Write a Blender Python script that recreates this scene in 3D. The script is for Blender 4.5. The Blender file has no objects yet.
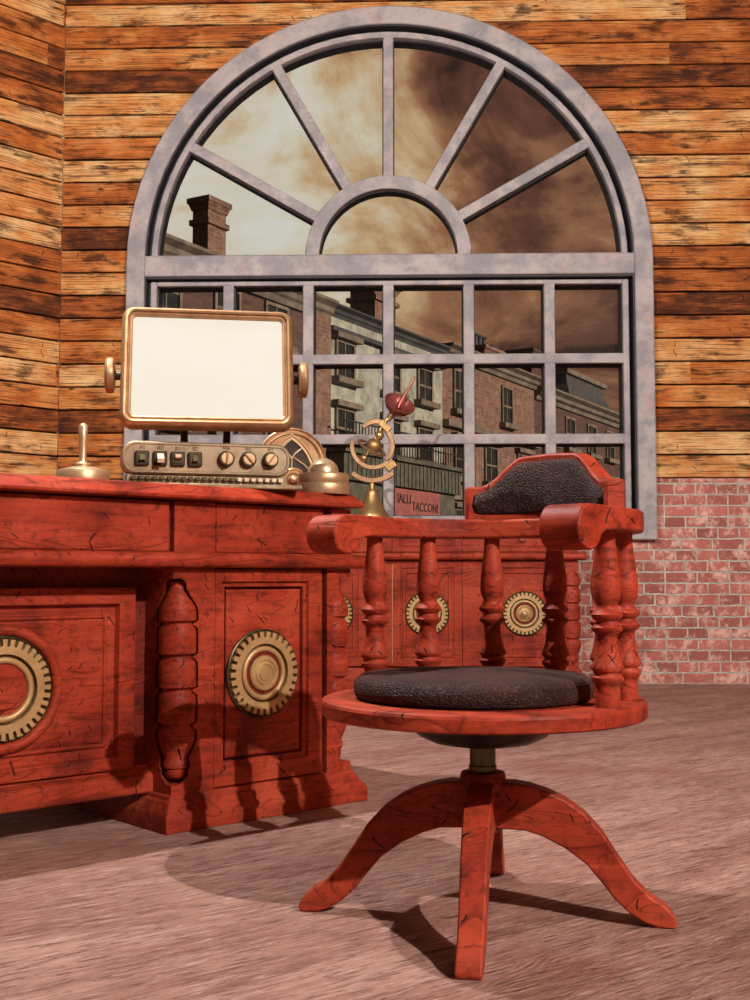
import bpy, bmesh, math, random
from mathutils import Vector, Matrix
random.seed(7)
PI = math.pi
D = bpy.data
SC = bpy.context.scene
COL = SC.collection
def R(d): return math.radians(d)

# ------------------------------------------------------------------ materials
class NT:
    def __init__(s, name):
        s.m = D.materials.new(name); s.m.use_nodes = True
        s.t = s.m.node_tree; s.t.nodes.clear()
        s.out = s.t.nodes.new('ShaderNodeOutputMaterial')
        s.b = s.t.nodes.new('ShaderNodeBsdfPrincipled')
        s.t.links.new(s.b.outputs[0], s.out.inputs[0])
        s.tc = s.t.nodes.new('ShaderNodeTexCoord')
    def n(s, typ, **kw):
        nd = s.t.nodes.new(typ)
        for k, v in kw.items():
            setattr(nd, k, v)
        return nd
    def link(s, a, b): s.t.links.new(a, b)
    def val(s, sock, v):
        if hasattr(v, 'bl_idname') or hasattr(v, 'is_output'): s.t.links.new(v, sock)
        else: sock.default_value = v
    def mapping(s, scale=(1,1,1), rot=(0,0,0), loc=(0,0,0), src=None):
        mp = s.n('ShaderNodeMapping')
        mp.inputs['Scale'].default_value = scale
        mp.inputs['Rotation'].default_value = rot
        mp.inputs['Location'].default_value = loc
        s.link(src if src else s.tc.outputs['Object'], mp.inputs[0])
        return mp.outputs[0]
    def noise(s, vec, scale=5, detail=4, rough=.55, dist=0):
        nd = s.n('ShaderNodeTexNoise')
        s.link(vec, nd.inputs['Vector'])
        nd.inputs['Scale'].default_value = scale; nd.inputs['Detail'].default_value = detail
        nd.inputs['Roughness'].default_value = rough; nd.inputs['Distortion'].default_value = dist
        return nd.outputs['Fac']
    def ramp(s, fac, stops):
        nd = s.n('ShaderNodeValToRGB')
        cr = nd.color_ramp
        while len(cr.elements) < len(stops): cr.elements.new(.5)
        for e, (p, c) in zip(cr.elements, stops):
            e.position = p; e.color = (c if len(c) == 4 else (*c, 1))
        s.link(fac, nd.inputs[0])
        return nd.outputs[0]
    def rng(s, fac, a, b, c=0., d=1., smooth=True):
        nd = s.n('ShaderNodeMapRange')
        if smooth: nd.interpolation_type = 'SMOOTHSTEP'
        s.link(fac, nd.inputs[0])
        for i, v in enumerate((a, b, c, d)): nd.inputs[i+1].default_value = v
        return nd.outputs[0]
    def mix(s, fac, a, b, mode='MIX'):
        nd = s.n('ShaderNodeMix', data_type='RGBA', blend_type=mode)
        s.val(nd.inputs[0], fac)
        for sock, v in ((nd.inputs[6], a), (nd.inputs[7], b)):
            if isinstance(v, tuple): sock.default_value = (v[0], v[1], v[2], 1)
            else: s.link(v, sock)
        return nd.outputs[2]
    def math(s, op, a, b=0., c=0.):
        nd = s.n('ShaderNodeMath', operation=op)
        s.val(nd.inputs[0], a); s.val(nd.inputs[1], b); s.val(nd.inputs[2], c)
        return nd.outputs[0]
    def vm(s, op, a, b=None):
        nd = s.n('ShaderNodeVectorMath', operation=op)
        s.link(a, nd.inputs[0])
        if b is not None:
            if isinstance(b, tuple): nd.inputs[1].default_value = b
            else: s.link(b, nd.inputs[1])
        return nd.outputs['Value'] if op in ('DOT_PRODUCT', 'LENGTH') else nd.outputs[0]
    def sep(s, vec):
        nd = s.n('ShaderNodeSeparateXYZ'); s.link(vec, nd.inputs[0]); return nd.outputs
    def comb(s, x, y, z):
        nd = s.n('ShaderNodeCombineXYZ')
        for i, v in enumerate((x, y, z)): s.val(nd.inputs[i], v)
        return nd.outputs[0]
    def bump(s, h, strength=.4, dist=.004, prev=None):
        nd = s.n('ShaderNodeBump')
        nd.inputs['Strength'].default_value = strength; nd.inputs['Distance'].default_value = dist
        s.link(h, nd.inputs['Height'])
        if prev: s.link(prev, nd.inputs['Normal'])
        s.link(nd.outputs[0], s.b.inputs['Normal'])
        return nd.outputs[0]
    def set(s, color=None, rough=None, metal=None, **kw):
        if color is not None:
            if isinstance(color, tuple): s.b.inputs['Base Color'].default_value = (*color[:3], 1)
            else: s.link(color, s.b.inputs['Base Color'])
        if rough is not None: s.val(s.b.inputs['Roughness'], rough)
        if metal is not None: s.val(s.b.inputs['Metallic'], metal)
        for k, v in kw.items(): s.b.inputs[k.replace('_', ' ')].default_value = v
        return s.m

def lin(r, g, b):
    f = lambda c: (c/255/12.92) if c/255 <= .04045 else ((c/255+.055)/1.055)**2.4
    return (f(r), f(g), f(b))

def cracks(s, scale, width, length, keep, seedoff=0):
    """short scratches: a random plane through each voronoi cell cuts the surface in a short line"""
    v0 = s.mapping(scale, loc=(seedoff, seedoff*.7, seedoff*.3))
    nz = s.n('ShaderNodeTexNoise'); s.link(v0, nz.inputs['Vector']); nz.inputs['Scale'].default_value = 3
    off = s.vm('MULTIPLY', s.vm('SUBTRACT', nz.outputs['Color'], (.5, .5, .5)), (.22, .22, .22))
    v = s.vm('ADD', v0, off)
    vo = s.n('ShaderNodeTexVoronoi'); s.link(v, vo.inputs['Vector']); vo.inputs['Scale'].default_value = 1
    d = s.vm('SUBTRACT', v, vo.outputs['Position'])
    nr = s.vm('NORMALIZE', s.vm('SUBTRACT', vo.outputs['Color'], (.5, .5, .5)))
    a = s.math('ABSOLUTE', s.vm('DOT_PRODUCT', d, nr))
    line = s.rng(a, width*.35, width, 1, 0)
    lm = s.rng(s.vm('LENGTH', d), length*.7, length, 1, 0)
    k = s.math('GREATER_THAN', s.sep(vo.outputs['Color'])[0], 1-keep)
    return s.math('MULTIPLY', s.math('MULTIPLY', line, lm), k)

def wood_red(name, axis='x', base=(.285, .031, .013), dark=(.05, .006, .003), lt=(.52, .085, .038), rough=.5):
    s = NT(name)
    sc = {'x': (1.6, 9, 22), 'z': (22, 22, 1.8), 'y': (22, 1.6, 22), 'r': (7, 7, 26)}[axis]
    v = s.mapping(sc)
    swirl = s.mapping({'x': (1.3, 3, 6), 'z': (6, 6, 1.2), 'y': (6, 1.3, 6), 'r': (3, 3, 8)}[axis])
    w = s.noise(swirl, 1.3, 2, .5, .6)
    rings = s.math('FRACT', s.math('MULTIPLY', w, 17.))
    ringl = s.math('MULTIPLY', s.rng(rings, .0, .22, 1, 0), s.rng(s.noise(v, .7, 2), .36, .56))
    g = s.noise(v, 2.4, 7, .68)
    blot = s.noise(s.mapping((3, 3, 3)), 1.6, 4, .6)
    col = s.ramp(g, [(.26, dark), (.41, tuple(a*.65+b_*.35 for a, b_ in zip(base, dark))), (.5, base), (.6, base), (.76, lt)])
    g2 = s.noise(s.mapping(tuple(k*3 for k in sc)), 3, 4, .6)
    col = s.mix(s.rng(g2, .58, .72, 0, .5), col, dark)
    col = s.mix(s.rng(blot, .42, .72, 0, .5), col, lt)
    col = s.mix(s.rng(blot, .30, .48, .7, 0), col, dark)
    fm = s.noise(s.mapping((1, 1, 1)), 38, 5, .7)
    col = s.mix(s.rng(fm, .5, .66, 0, .45), col, dark)
    col = s.mix(s.math('MULTIPLY', ringl, .5), col, tuple(c*.6 for c in dark))
    cr = cracks(s, (15, 15, 15), .034, .34, .26)
    cr2 = cracks(s, (34, 34, 34), .06, .42, .2, 3.3)
    ck = s.math('MAXIMUM', cr, cr2)
    col = s.mix(s.math('MULTIPLY', ck, .93), col, (.012, .003, .002))
    h = s.math('SUBTRACT', s.math('ADD', s.math('MULTIPLY', g, .6), s.math('MULTIPLY', ringl, -.4)), s.math('MULTIPLY', ck, 1.4))
    s.bump(h, .55, .004)
    s.set(col, rough)
    s.b.inputs['Specular IOR Level'].default_value = .14
    return s.m

M = {}
M['wood'] = wood_red('red_wood_horizontal_grain', 'x')
M['woodz'] = wood_red('red_wood_vertical_grain', 'z')
M['woodr'] = wood_red('red_wood_turned', 'r')
M['woodd'] = wood_red('red_wood_stained_deep', 'x', (.16, .02, .012), (.05, .006, .004), (.25, .035, .02))

def metal(name, c, c2, rough=.38, met=.85, bumpy=.15):
    s = NT(name)
    n = s.noise(s.mapping((1, 1, 1)), 14, 5, .6)
    n2 = s.noise(s.mapping((1, 1, 1)), 90, 4, .6)
    col = s.mix(s.rng(n, .35, .68), c, c2)
    col = s.mix(s.rng(n2, .55, .75, 0, .35), col, tuple(x*.45 for x in c))
    s.set(col, s.rng(n, .3, .7, rough-.06, rough+.12), met)
    s.bump(n2, bumpy, .002)
    return s.m
M['brass'] = metal('aged_brass', (.50, .30, .13), (.36, .20, .08), .38, .75)
M['bronze'] = metal('worn_bronze', (.44, .25, .12), (.28, .15, .07), .42, .6)
M['console'] = metal('tarnished_console_metal', (.35, .26, .155), (.23, .165, .095), .5, .35, .3)
M['pale_brass'] = metal('pale_worn_brass', (.62, .43, .25), (.48, .31, .17), .36, .7)
M['gold'] = metal('medallion_brass', (.52, .325, .14), (.38, .225, .09), .45, .4, .3)
M['copper'] = metal('dull_copper', (.42, .13, .095), (.28, .075, .055), .36, .7)
M['darkmetal'] = metal('blackened_metal', (.045, .032, .024), (.025, .018, .014), .45, .7)
M['post'] = metal('dark_brass_column', (.13, .105, .05), (.07, .055, .03), .35, .85)
M['cream_key'] = metal('cream_key_metal', (.72, .58, .40), (.6, .45, .3), .4, .3)

s = NT('window_frame_painted_stone')
n1 = s.noise(s.mapping((1, 1, 1)), 5, 6, .65); n2 = s.noise(s.mapping((1, 1, 1), loc=(5, 3, 1)), 11, 6, .6); n3 = s.noise(s.mapping((1, 1, 1)), 45, 5, .7)
col = s.mix(s.rng(n1, .38, .62), lin(138, 132, 134), lin(174, 162, 158))
col = s.mix(s.rng(n2, .54, .72, 0, .55), col, lin(186, 148, 140))
col = s.mix(s.rng(n2, .28, .43, .6, 0), col, lin(112, 114, 124))
col = s.mix(s.rng(n3, .58, .72, 0, .5), col, lin(95, 80, 84))
s.bump(n3, .35, .004); M['frame'] = s.set(col, .62)

# plank wall: one tone per board, streaks, dark weathering, knots, nail holes
PITCH, ZB = .1434, 1.239
s = NT('weathered_plank_cladding')
x, y, z = s.sep(s.tc.outputs['Object'])
row = s.math('FLOOR', s.math('DIVIDE', s.math('SUBTRACT', z, ZB), PITCH))
wr = s.n('ShaderNodeTexWhiteNoise', noise_dimensions='1D'); s.link(row, wr.inputs['W'])
bx = s.math('FLOOR', s.math('DIVIDE', s.math('ADD', x, s.math('MULTIPLY', wr.outputs['Value'], 5.)), 17.))
wn = s.n('ShaderNodeTexWhiteNoise', noise_dimensions='2D'); s.link(s.comb(row, bx, 0.), wn.inputs['Vector'])
tone = wn.outputs['Value']
offv = s.comb(s.math('MULTIPLY', tone, 17.), 0., s.math('MULTIPLY', tone, 9.))
pv = s.vm('ADD', s.tc.outputs['Object'], offv)
fine = s.noise(s.mapping((2.4, 1, 60), src=pv), 2.4, 9, .74, .25)
mid = s.noise(s.mapping((1.6, 1, 13), src=pv), 1.7, 6, .66, .5)
blot = s.noise(s.mapping((1.7, 1, 3.5), src=pv), 1.9, 5, .62)
tt = s.math('ADD', s.math('MULTIPLY', tone, .34), s.math('MULTIPLY', blot, .72))
col = s.ramp(tt, [(.32, lin(92, 46, 20)), (.42, lin(158, 82, 34)), (.52, lin(190, 106, 46)), (.63, lin(214, 144, 80)), (.76, lin(232, 188, 128))])
patch = s.noise(s.mapping((2.6, 1, 7), loc=(4, 0, 9), src=pv), 1.6, 5, .6)
thr = s.math('SUBTRACT', s.math('SUBTRACT', .60, s.rng(tone, .0, .5, .05, 0)), s.rng(patch, .46, .68, 0, .125))
lines = s.noise(s.mapping((1.1, 1, 95), src=pv), 2.0, 5, .6, .15)
dm = s.rng(s.math('SUBTRACT', fine, thr), -.06, .07)
col = s.mix(s.math('MULTIPLY', dm, .86), col, lin(58, 24, 8))
dm2 = s.rng(s.math('SUBTRACT', mid, s.math('ADD', thr, -.02)), -.02, .1)
col = s.mix(s.math('MULTIPLY', dm2, .7), col, lin(52, 24, 11))
col = s.mix(s.rng(fine, .3, .42, .45, 0), col, lin(240, 178, 108))
col = s.mix(s.rng(lines, .52, .62, 0, .8), col, lin(62, 27, 11))
col = s.mix(s.rng(s.noise(s.mapping((7, 1, 150), src=pv), 2.2, 4, .7), .55, .66, 0, .6), col, lin(70, 34, 16))
kn = s.n('ShaderNodeTexVoronoi'); s.link(s.mapping((2.2, .01, 6.97), src=s.tc.outputs['Object']), kn.inputs['Vector']); kn.inputs['Scale'].default_value = 1
kd = kn.outputs['Distance']
kk = s.math('MULTIPLY', s.rng(kd, .02, .06, 1, 0), s.math('GREATER_THAN', s.sep(kn.outputs['Color'])[0], .45))
col = s.mix(kk, col, lin(22, 8, 4))
# saw marks / short vertical scratches
ck = cracks(s, (9, 9, 14), .03, .34, .25, 2.)
col = s.mix(s.math('MULTIPLY', ck, .8), col, lin(30, 12, 5))
h = s.math('SUBTRACT', s.math('MULTIPLY', fine, -1.), s.math('ADD', kk, ck))
s.bump(h, .7, .008)
M['planks'] = s.set(col, .7); s.b.inputs['Specular IOR Level'].default_value = .2

def brick_mat(name, c1, c2, mort, bw, rh, ms, pale=None, bump=.8, dist=.008):
    s = NT(name)
    x, y, z = s.sep(s.tc.outputs['Object'])
    nx = s.noise(s.mapping((1, 1, 1)), 14/ (bw*6), 3)
    wob = s.math('MULTIPLY', s.math('SUBTRACT', nx, .5), rh*.26)
    v = s.comb(s.math('ADD', s.math('ADD', x, y), wob), s.math('ADD', z, wob), 0.)
    b = s.n('ShaderNodeTexBrick', offset=.5, offset_frequency=2, squash=1.5, squash_frequency=3)
    s.link(v, b.inputs['Vector'])
    b.inputs['Color1'].default_value = (0, 0, 0, 1); b.inputs['Color2'].default_value = (1, 1, 1, 1); b.inputs['Mortar'].default_value = (.5, .5, .5, 1)
    b.inputs['Scale'].default_value = 1; b.inputs['Mortar Size'].default_value = ms; b.inputs['Mortar Smooth'].default_value = .25
    b.inputs['Brick Width'].default_value = bw; b.inputs['Row Height'].default_value = rh
    f = b.outputs['Fac']
    r = s.sep(b.outputs['Color'])[0]
    n1 = s.noise(s.mapping((1, 1, 1)), 1.1/bw, 6, .7); n2 = s.noise(s.mapping((1, 1, 1), loc=(9, 2, 4)), 4/bw, 6, .7)
    col = s.mix(r, c1, c2)
    col = s.mix(s.rng(n2, .5, .72, 0, .6), col, tuple(k*.42 for k in c1))
    if pale:
        pr = s.math('ADD', s.math('MULTIPLY', n1, .7), s.math('MULTIPLY', n2, .35))
        col = s.mix(s.rng(pr, .5, .63, 0, .8), col, pale)
    mc = s.mix(s.rng(n2, .35, .65), mort, tuple(k*.6 for k in mort))
    col = s.mix(f, col, mc)
    h = s.math('SUBTRACT', s.math('MULTIPLY', n2, .35), f)
    s.bump(h, bump, dist)
    return s.set(col, .85)
M['brick'] = brick_mat('pink_red_brick', lin(186, 106, 92), lin(144, 78, 68), lin(204, 192, 178), .128, .067, .0056, lin(228, 184, 166))
M['brick_far'] = brick_mat('sooty_brick', lin(128, 86, 68), lin(98, 62, 50), lin(140, 120, 102), .42, .14, .012, lin(150, 116, 94), .6, .03)
M['brick_shaded'] = brick_mat('shaded_brick', lin(98, 62, 50), lin(74, 46, 38), lin(92, 74, 64), .42, .14, .012, None, .6, .03)  # darker copy of the far brick, shade and haze put into its colour

def mottled(name, a, b, c=None, sc=3, rough=.8, bump=.3, bd=.02):
    s = NT(name)
    n1 = s.noise(s.mapping((1, 1, 1)), sc, 7, .68); n2 = s.noise(s.mapping((1, 1, .4), loc=(3, 3, 3)), sc*3, 6, .7)
    col = s.mix(s.rng(n1, .35, .65), a, b)
    if c: col = s.mix(s.rng(n2, .5, .68, 0, .75), col, c)
    s.bump(n2, bump, bd)
    return s.set(col, rough)
M['plaster'] = mottled('peeling_grey_plaster', lin(176, 172, 154), lin(134, 130, 116), lin(90, 86, 76), 1.2)
M['stone_far'] = mottled('sooty_stone_trim', lin(128, 110, 92), lin(92, 78, 66), None, 2)
M['slate'] = mottled('dark_slate', lin(72, 68, 66), lin(52, 49, 48), None, 2)
M['pane_far'] = mottled('grimy_dark_pane', lin(26, 26, 24), lin(46, 46, 42), None, 3, .35)
M['board_far'] = mottled('old_green_boards', lin(96, 90, 72), lin(70, 66, 54), lin(42, 42, 34), 3)
M['sign_red'] = mottled('faded_red_sign', lin(160, 88, 80), lin(136, 68, 62), lin(104, 66, 58), 3)
M['ironrail'] = mottled('wrought_iron', (.02, .02, .02), (.035, .03, .03), None, 3, .5)
M['ink'] = mottled('dark_lettering', (.02, .012, .01), (.035, .015, .012), None, 20, .7)
M['inkred'] = mottled('dark_red_lettering', (.10, .012, .01), (.14, .02, .015), None, 20, .7)
M['frame_shade'] = mottled('black_frame_shade', (.012, .012, .014), (.02, .019, .02), None, 8, .6)  # black standing in for shade in the window frame's recesses
M['core'] = mottled('wall_core_dark_timber', (.02, .012, .008), (.03, .018, .012), None, 3)
M['street'] = mottled('wet_cobbles', lin(60, 56, 52), lin(44, 40, 38), None, 2)

# floor
s = NT('floor_worn_wood_grain')
rv = s.mapping((1, 1, 1), rot=(0, 0, R(-36)))
g1 = s.noise(s.mapping((1.3, 13, 1), src=rv), 2.0, 9, .7, .4)
g2 = s.noise(s.mapping((2.5, 30, 1), src=rv), 3.0, 7, .7, .7)
bl = s.noise(s.mapping((.8, 3.2, 1), src=rv), 1.8, 6, .62, .5)
sw = s.noise(s.mapping((1.0, 2.6, 1), src=rv), 1.5, 2, .5, .3)
rip = s.math('SINE', s.math('MULTIPLY', sw, 330.))
ripm = s.rng(s.noise(s.mapping((1.2, 2.2, 1), src=rv), 2.4, 3), .5, .62)
micro = s.noise(s.mapping((22, 40, 1), src=rv), 2.4, 4, .6)
col = s.mix(s.rng(bl, .35, .66), lin(174, 124, 108), lin(208, 160, 144))
col = s.mix(s.rng(g1, .5, .68, 0, .7), col, lin(122, 74, 64))
col = s.mix(s.rng(g1, .3, .44, .6, 0), col, lin(212, 170, 154))
g3 = s.noise(s.mapping((4, 36, 1), src=rv), 3.4, 6, .78, .5)
col = s.mix(s.rng(g3, .52, .62, 0, .85), col, lin(90, 52, 44))
col = s.mix(s.rng(g3, .37, .46, .6, 0), col, lin(236, 204, 190))
col = s.mix(s.rng(g2, .52, .66, 0, .6), col, lin(112, 66, 58))
col = s.mix(s.rng(s.noise(s.mapping((.7, .9, 1)), 1.6, 3), .55, .7, 0, .5), col, lin(152, 76, 66))
h = s.math('ADD', s.math('ADD', s.math('MULTIPLY', g2, -1.), s.math('MULTIPLY', s.math('SUBTRACT', micro, g3), 1.3)), s.math('MULTIPLY', s.math('MULTIPLY', rip, ripm), .16))
s.bump(h, 1., .014)
M['floor'] = s.set(col, .62); s.b.inputs['Specular IOR Level'].default_value = .3

# leather
s = NT('dark_pebbled_leather')
vo = s.n('ShaderNodeTexVoronoi', feature='DISTANCE_TO_EDGE'); s.link(s.mapping((1, 1, 1)), vo.inputs['Vector']); vo.inputs['Scale'].default_value = 190
nn_ = s.noise(s.mapping((1, 1, 1)), 160, 4, .6); n1 = s.noise(s.mapping((1, 1, 1)), 12, 4)
col = s.mix(s.rng(n1, .35, .65), lin(42, 22, 21), lin(64, 37, 33))
col = s.mix(s.rng(nn_, .57, .68, 0, .5), col, lin(112, 76, 66))
s.bump(s.math('ADD', s.rng(vo.outputs['Distance'], 0, .25), nn_), .8, .003)
M['leather'] = s.set(col, .6); s.b.inputs['Specular IOR Level'].default_value = .22

# screen: lit display
s = NT('lit_cream_screen')
n1 = s.noise(s.mapping((1, 1, 1)), 4, 3)
col = s.mix(s.rng(n1, .4, .6), lin(251, 239, 222), lin(249, 236, 217))
s.set((0.02, .02, .02), .3); s.link(col, s.b.inputs['Emission Color']); s.b.inputs['Emission Strength'].default_value = .96; s.b.inputs['Specular IOR Level'].default_value = .05
M['screen'] = s.m

# thin window glass
s = NT('thin_window_glass')
tr = s.n('ShaderNodeBsdfTransparent'); tr.inputs[0].default_value = (.93, .92, .91, 1)
gl = s.n('ShaderNodeBsdfGlossy'); gl.inputs['Roughness'].default_value = .3; gl.inputs[0].default_value = (.9, .9, .9, 1)
fr = s.n('ShaderNodeFresnel'); fr.inputs[0].default_value = 1.04
mx = s.n('ShaderNodeMixShader'); s.link(fr.outputs[0], mx.inputs[0]); s.link(tr.outputs[0], mx.inputs[1]); s.link(gl.outputs[0], mx.inputs[2])
s.link(mx.outputs[0], s.out.inputs[0]); M['glass'] = s.m

# ------------------------------------------------------------------ mesh helpers
class MB:
    def __init__(s): s.bm = bmesh.new(); s.X = Matrix.Identity(4)
    def v(s, p): return s.bm.verts.new(s.X @ Vector(p))
    def face(s, vs):
        try: return s.bm.faces.new(vs)
        except ValueError: return None
    def box(s, x0, x1, y0, y1, z0, z1, top=None):
        """top=(dx0,dx1,dy0,dy1) shifts the upper edges"""
        t = top or (0, 0, 0, 0)
        a = [s.v(p) for p in ((x0,y0,z0),(x1,y0,z0),(x1,y1,z0),(x0,y1,z0))]
        b = [s.v(p) for p in ((x0+t[0],y0+t[2],z1),(x1+t[1],y0+t[2],z1),(x1+t[1],y1+t[3],z1),(x0+t[0],y1+t[3],z1))]
        s.face(a[::-1]); s.face(b)
        for i in range(4): s.face([a[i], a[(i+1)%4], b[(i+1)%4], b[i]])
        return s
    def loft(s, rings, cap=True, closed=True):
        rs = [[s.v(p) for p in r] for r in rings]
        n = len(rs[0])
        for a, b in zip(rs, rs[1:]):
            for i in range(n if closed else n-1):
                s.face([a[i], a[(i+1)%n], b[(i+1)%n], b[i]])
        if cap and closed:
            s.face(rs[0][::-1]); s.face(rs[-1])
        return s
    def lathe(s, prof, c=(0,0,0), seg=32, axis='z'):
        rings = []
        for r, h in prof:
            r = max(r, 1e-5)
            if axis == 'z': rings.append([(c[0]+r*math.cos(2*PI*i/seg), c[1]+r*math.sin(2*PI*i/seg), c[2]+h) for i in range(seg)])
            elif axis == 'y': rings.append([(c[0]+r*math.cos(2*PI*i/seg), c[1]+h, c[2]+r*math.sin(2*PI*i/seg)) for i in range(seg)])
            else: rings.append([(c[0]+h, c[1]+r*math.cos(2*PI*i/seg), c[2]+r*math.sin(2*PI*i/seg)) for i in range(seg)])
        return s.loft(rings)
    def prism(s, pts, a, b, plane='xz'):
        """extrude a polygon; plane names the two polygon axes, a..b the third"""
        def P(u, v, w):
            return {'xz': (u, w, v), 'xy': (u, v, w), 'yz': (w, u, v)}[plane]
        return s.loft([[P(u, v, a) for u, v in pts], [P(u, v, b) for u, v in pts]])
    def band(s, A, B, y0, y1, closed=False):
        """solid band between two equally long outlines in xz"""
        n = len(A)
        va = [(s.v((x, y0, z)), s.v((x, y1, z))) for x, z in A]
        vb = [(s.v((x, y0, z)), s.v((x, y1, z))) for x, z in B]
        for i in range(n if closed else n-1):
            j = (i+1) % n
            s.face([va[i][0], va[j][0], vb[j][0], vb[i][0]])
            s.face([va[i][1], vb[i][1], vb[j][1], va[j][1]])
            s.face([va[i][0], va[i][1], va[j][1], va[j][0]])
            s.face([vb[i][0], vb[j][0], vb[j][1], vb[i][1]])
        if not closed:
            for i in (0, n-1): s.face([va[i][0], vb[i][0], vb[i][1], va[i][1]])
        return s
    def tube(s, pts, rad, seg=12, cap=True):
        pts = [Vector(p) for p in pts]
        rads = rad if isinstance(rad, (list, tuple)) else [rad]*len(pts)
        rings = []
        up = Vector((0.123, .31, .94)).normalized()
        for i, p in enumerate(pts):
            t = (pts[min(i+1, len(pts)-1)] - pts[max(i-1, 0)]).normalized()
            u = t.cross(up)
            if u.length < .05: u = t.cross(Vector((1, 0, 0)))
            u.normalize(); w = t.cross(u)
            rings.append([tuple(p + (u*math.cos(2*PI*k/seg) + w*math.sin(2*PI*k/seg))*rads[i]) for k in range(seg)])
        return s.loft(rings, cap)
    def sphere(s, c, r, seg=24, rings=14, sc=(1,1,1)):
        pr = [(r*math.sin(PI*i/rings), -r*math.cos(PI*i/rings)) for i in range(rings+1)]
        rg = []
        for rr, h in pr:
            rr = max(rr, 1e-5)
            rg.append([(c[0]+rr*math.cos(2*PI*i/seg)*sc[0], c[1]+rr*math.sin(2*PI*i/seg)*sc[1], c[2]+h*sc[2]) for i in range(seg)])
        return s.loft(rg)
    def torus(s, c, R_, r, seg=48, rs=12, axis='y', a0=0, a1=2*PI, X=None, sq=(1, 1)):
        full = abs(a1-a0-2*PI) < 1e-6
        n = seg if full else seg+1
        rings = []
        for i in range(n):
            a = a0+(a1-a0)*i/seg
            rg = []
            for k in range(rs):
                b = 2*PI*k/rs + PI/rs
                rr = R_+r*math.cos(b)*sq[0]; h = r*math.sin(b)*sq[1]
                p = {'y': (rr*math.cos(a), h, rr*math.sin(a)), 'z': (rr*math.cos(a), rr*math.sin(a), h), 'x': (h, rr*math.cos(a), rr*math.sin(a))}[axis]
                p = Vector(p)
                if X is not None: p = X @ p
                rg.append(tuple(p+Vector(c)))
            rings.append(rg)
        if full: rings.append(rings[0])
        return s.loft(rings, not full)
    def build(s, name, mat, parent=None, bevel=0, smooth=40, seg=2):
        bm = s.bm
        bmesh.ops.remove_doubles(bm, verts=bm.verts, dist=1e-6)
        bmesh.ops.recalc_face_normals(bm, faces=bm.faces)
        me = D.meshes.new(name); bm.to_mesh(me); bm.free()
        me.materials.append(mat)
        o = D.objects.new(name, me); COL.objects.link(o)
        if parent is not None: o.parent = parent
        if bevel:
            md = o.modifiers.new('bevel', 'BEVEL'); md.width = bevel; md.segments = seg; md.limit_method = 'ANGLE'; md.angle_limit = R(38)
            md.use_clamp_overlap = True
        if smooth:
            me.polygons.foreach_set('use_smooth', [True]*len(me.polygons))
            me.set_sharp_from_angle(angle=R(smooth))
        return o

def tag(o, label=None, cat=None, group=None, kind=None):
    if label: o['label'] = label
    if cat: o['category'] = cat
    if group: o['group'] = group
    if kind: o['kind'] = kind
    return o
def empty(name, loc=(0,0,0), rz=0, parent=None):
    o = D.objects.new(name, None); COL.objects.link(o); o.location = loc; o.rotation_euler = (0, 0, rz); o.empty_display_size = .1
    if parent: o.parent = parent
    return o
def cut(o, cutter_bm_obj):
    """carve one mesh with another and throw the cutter away"""
    md = o.modifiers.new('cut', 'BOOLEAN'); md.operation = 'DIFFERENCE'; md.object = cutter_bm_obj; md.solver = 'EXACT'
    bpy.context.view_layer.update()
    dg = bpy.context.evaluated_depsgraph_get()
    me = D.meshes.new_from_object(o.evaluated_get(dg))
    o.modifiers.clear(); old = o.data; o.data = me; D.meshes.remove(old)
    D.objects.remove(cutter_bm_obj)
    me.polygons.foreach_set('use_smooth', [True]*len(me.polygons)); me.set_sharp_from_angle(angle=R(35))
def text(name, body, size, mat, parent, loc, rot=(PI/2,0,0), ext=.001, align='CENTER', shear=0, sx=1.):
    cu = D.curves.new(name, 'FONT'); cu.body = body; cu.size = size; cu.extrude = ext; cu.align_x = align; cu.shear = shear; cu.resolution_u = 3
    t = D.objects.new('t', cu); COL.objects.link(t)
    bpy.context.view_layer.update()
    me = D.meshes.new_from_object(t.evaluated_get(bpy.context.evaluated_depsgraph_get()))
    D.objects.remove(t)
    o = D.objects.new(name, me); COL.objects.link(o); o.parent = parent; o.location = loc; o.rotation_euler = rot; o.scale = (sx, 1, 1)
    me.materials.clear(); me.materials.append(mat)
    return o

def arc(cx, cz, r, a0, a1, n): return [(cx+r*math.cos(R(a0+(a1-a0)*i/n)), cz+r*math.sin(R(a0+(a1-a0)*i/n))) for i in range(n+1)]
def copy_tree(o, parent=None):
    c = o.copy(); COL.objects.link(c); c.parent = parent
    for ch in [k for k in D.objects if k.parent == o]: copy_tree(ch, c)
    return c

# ------------------------------------------------------------------ room shell
b = MB(); b.box(-9, 9, -4, 7.9, -.12, 0)
tag(b.build('floor', M['floor'], smooth=0), kind='structure')

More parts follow.
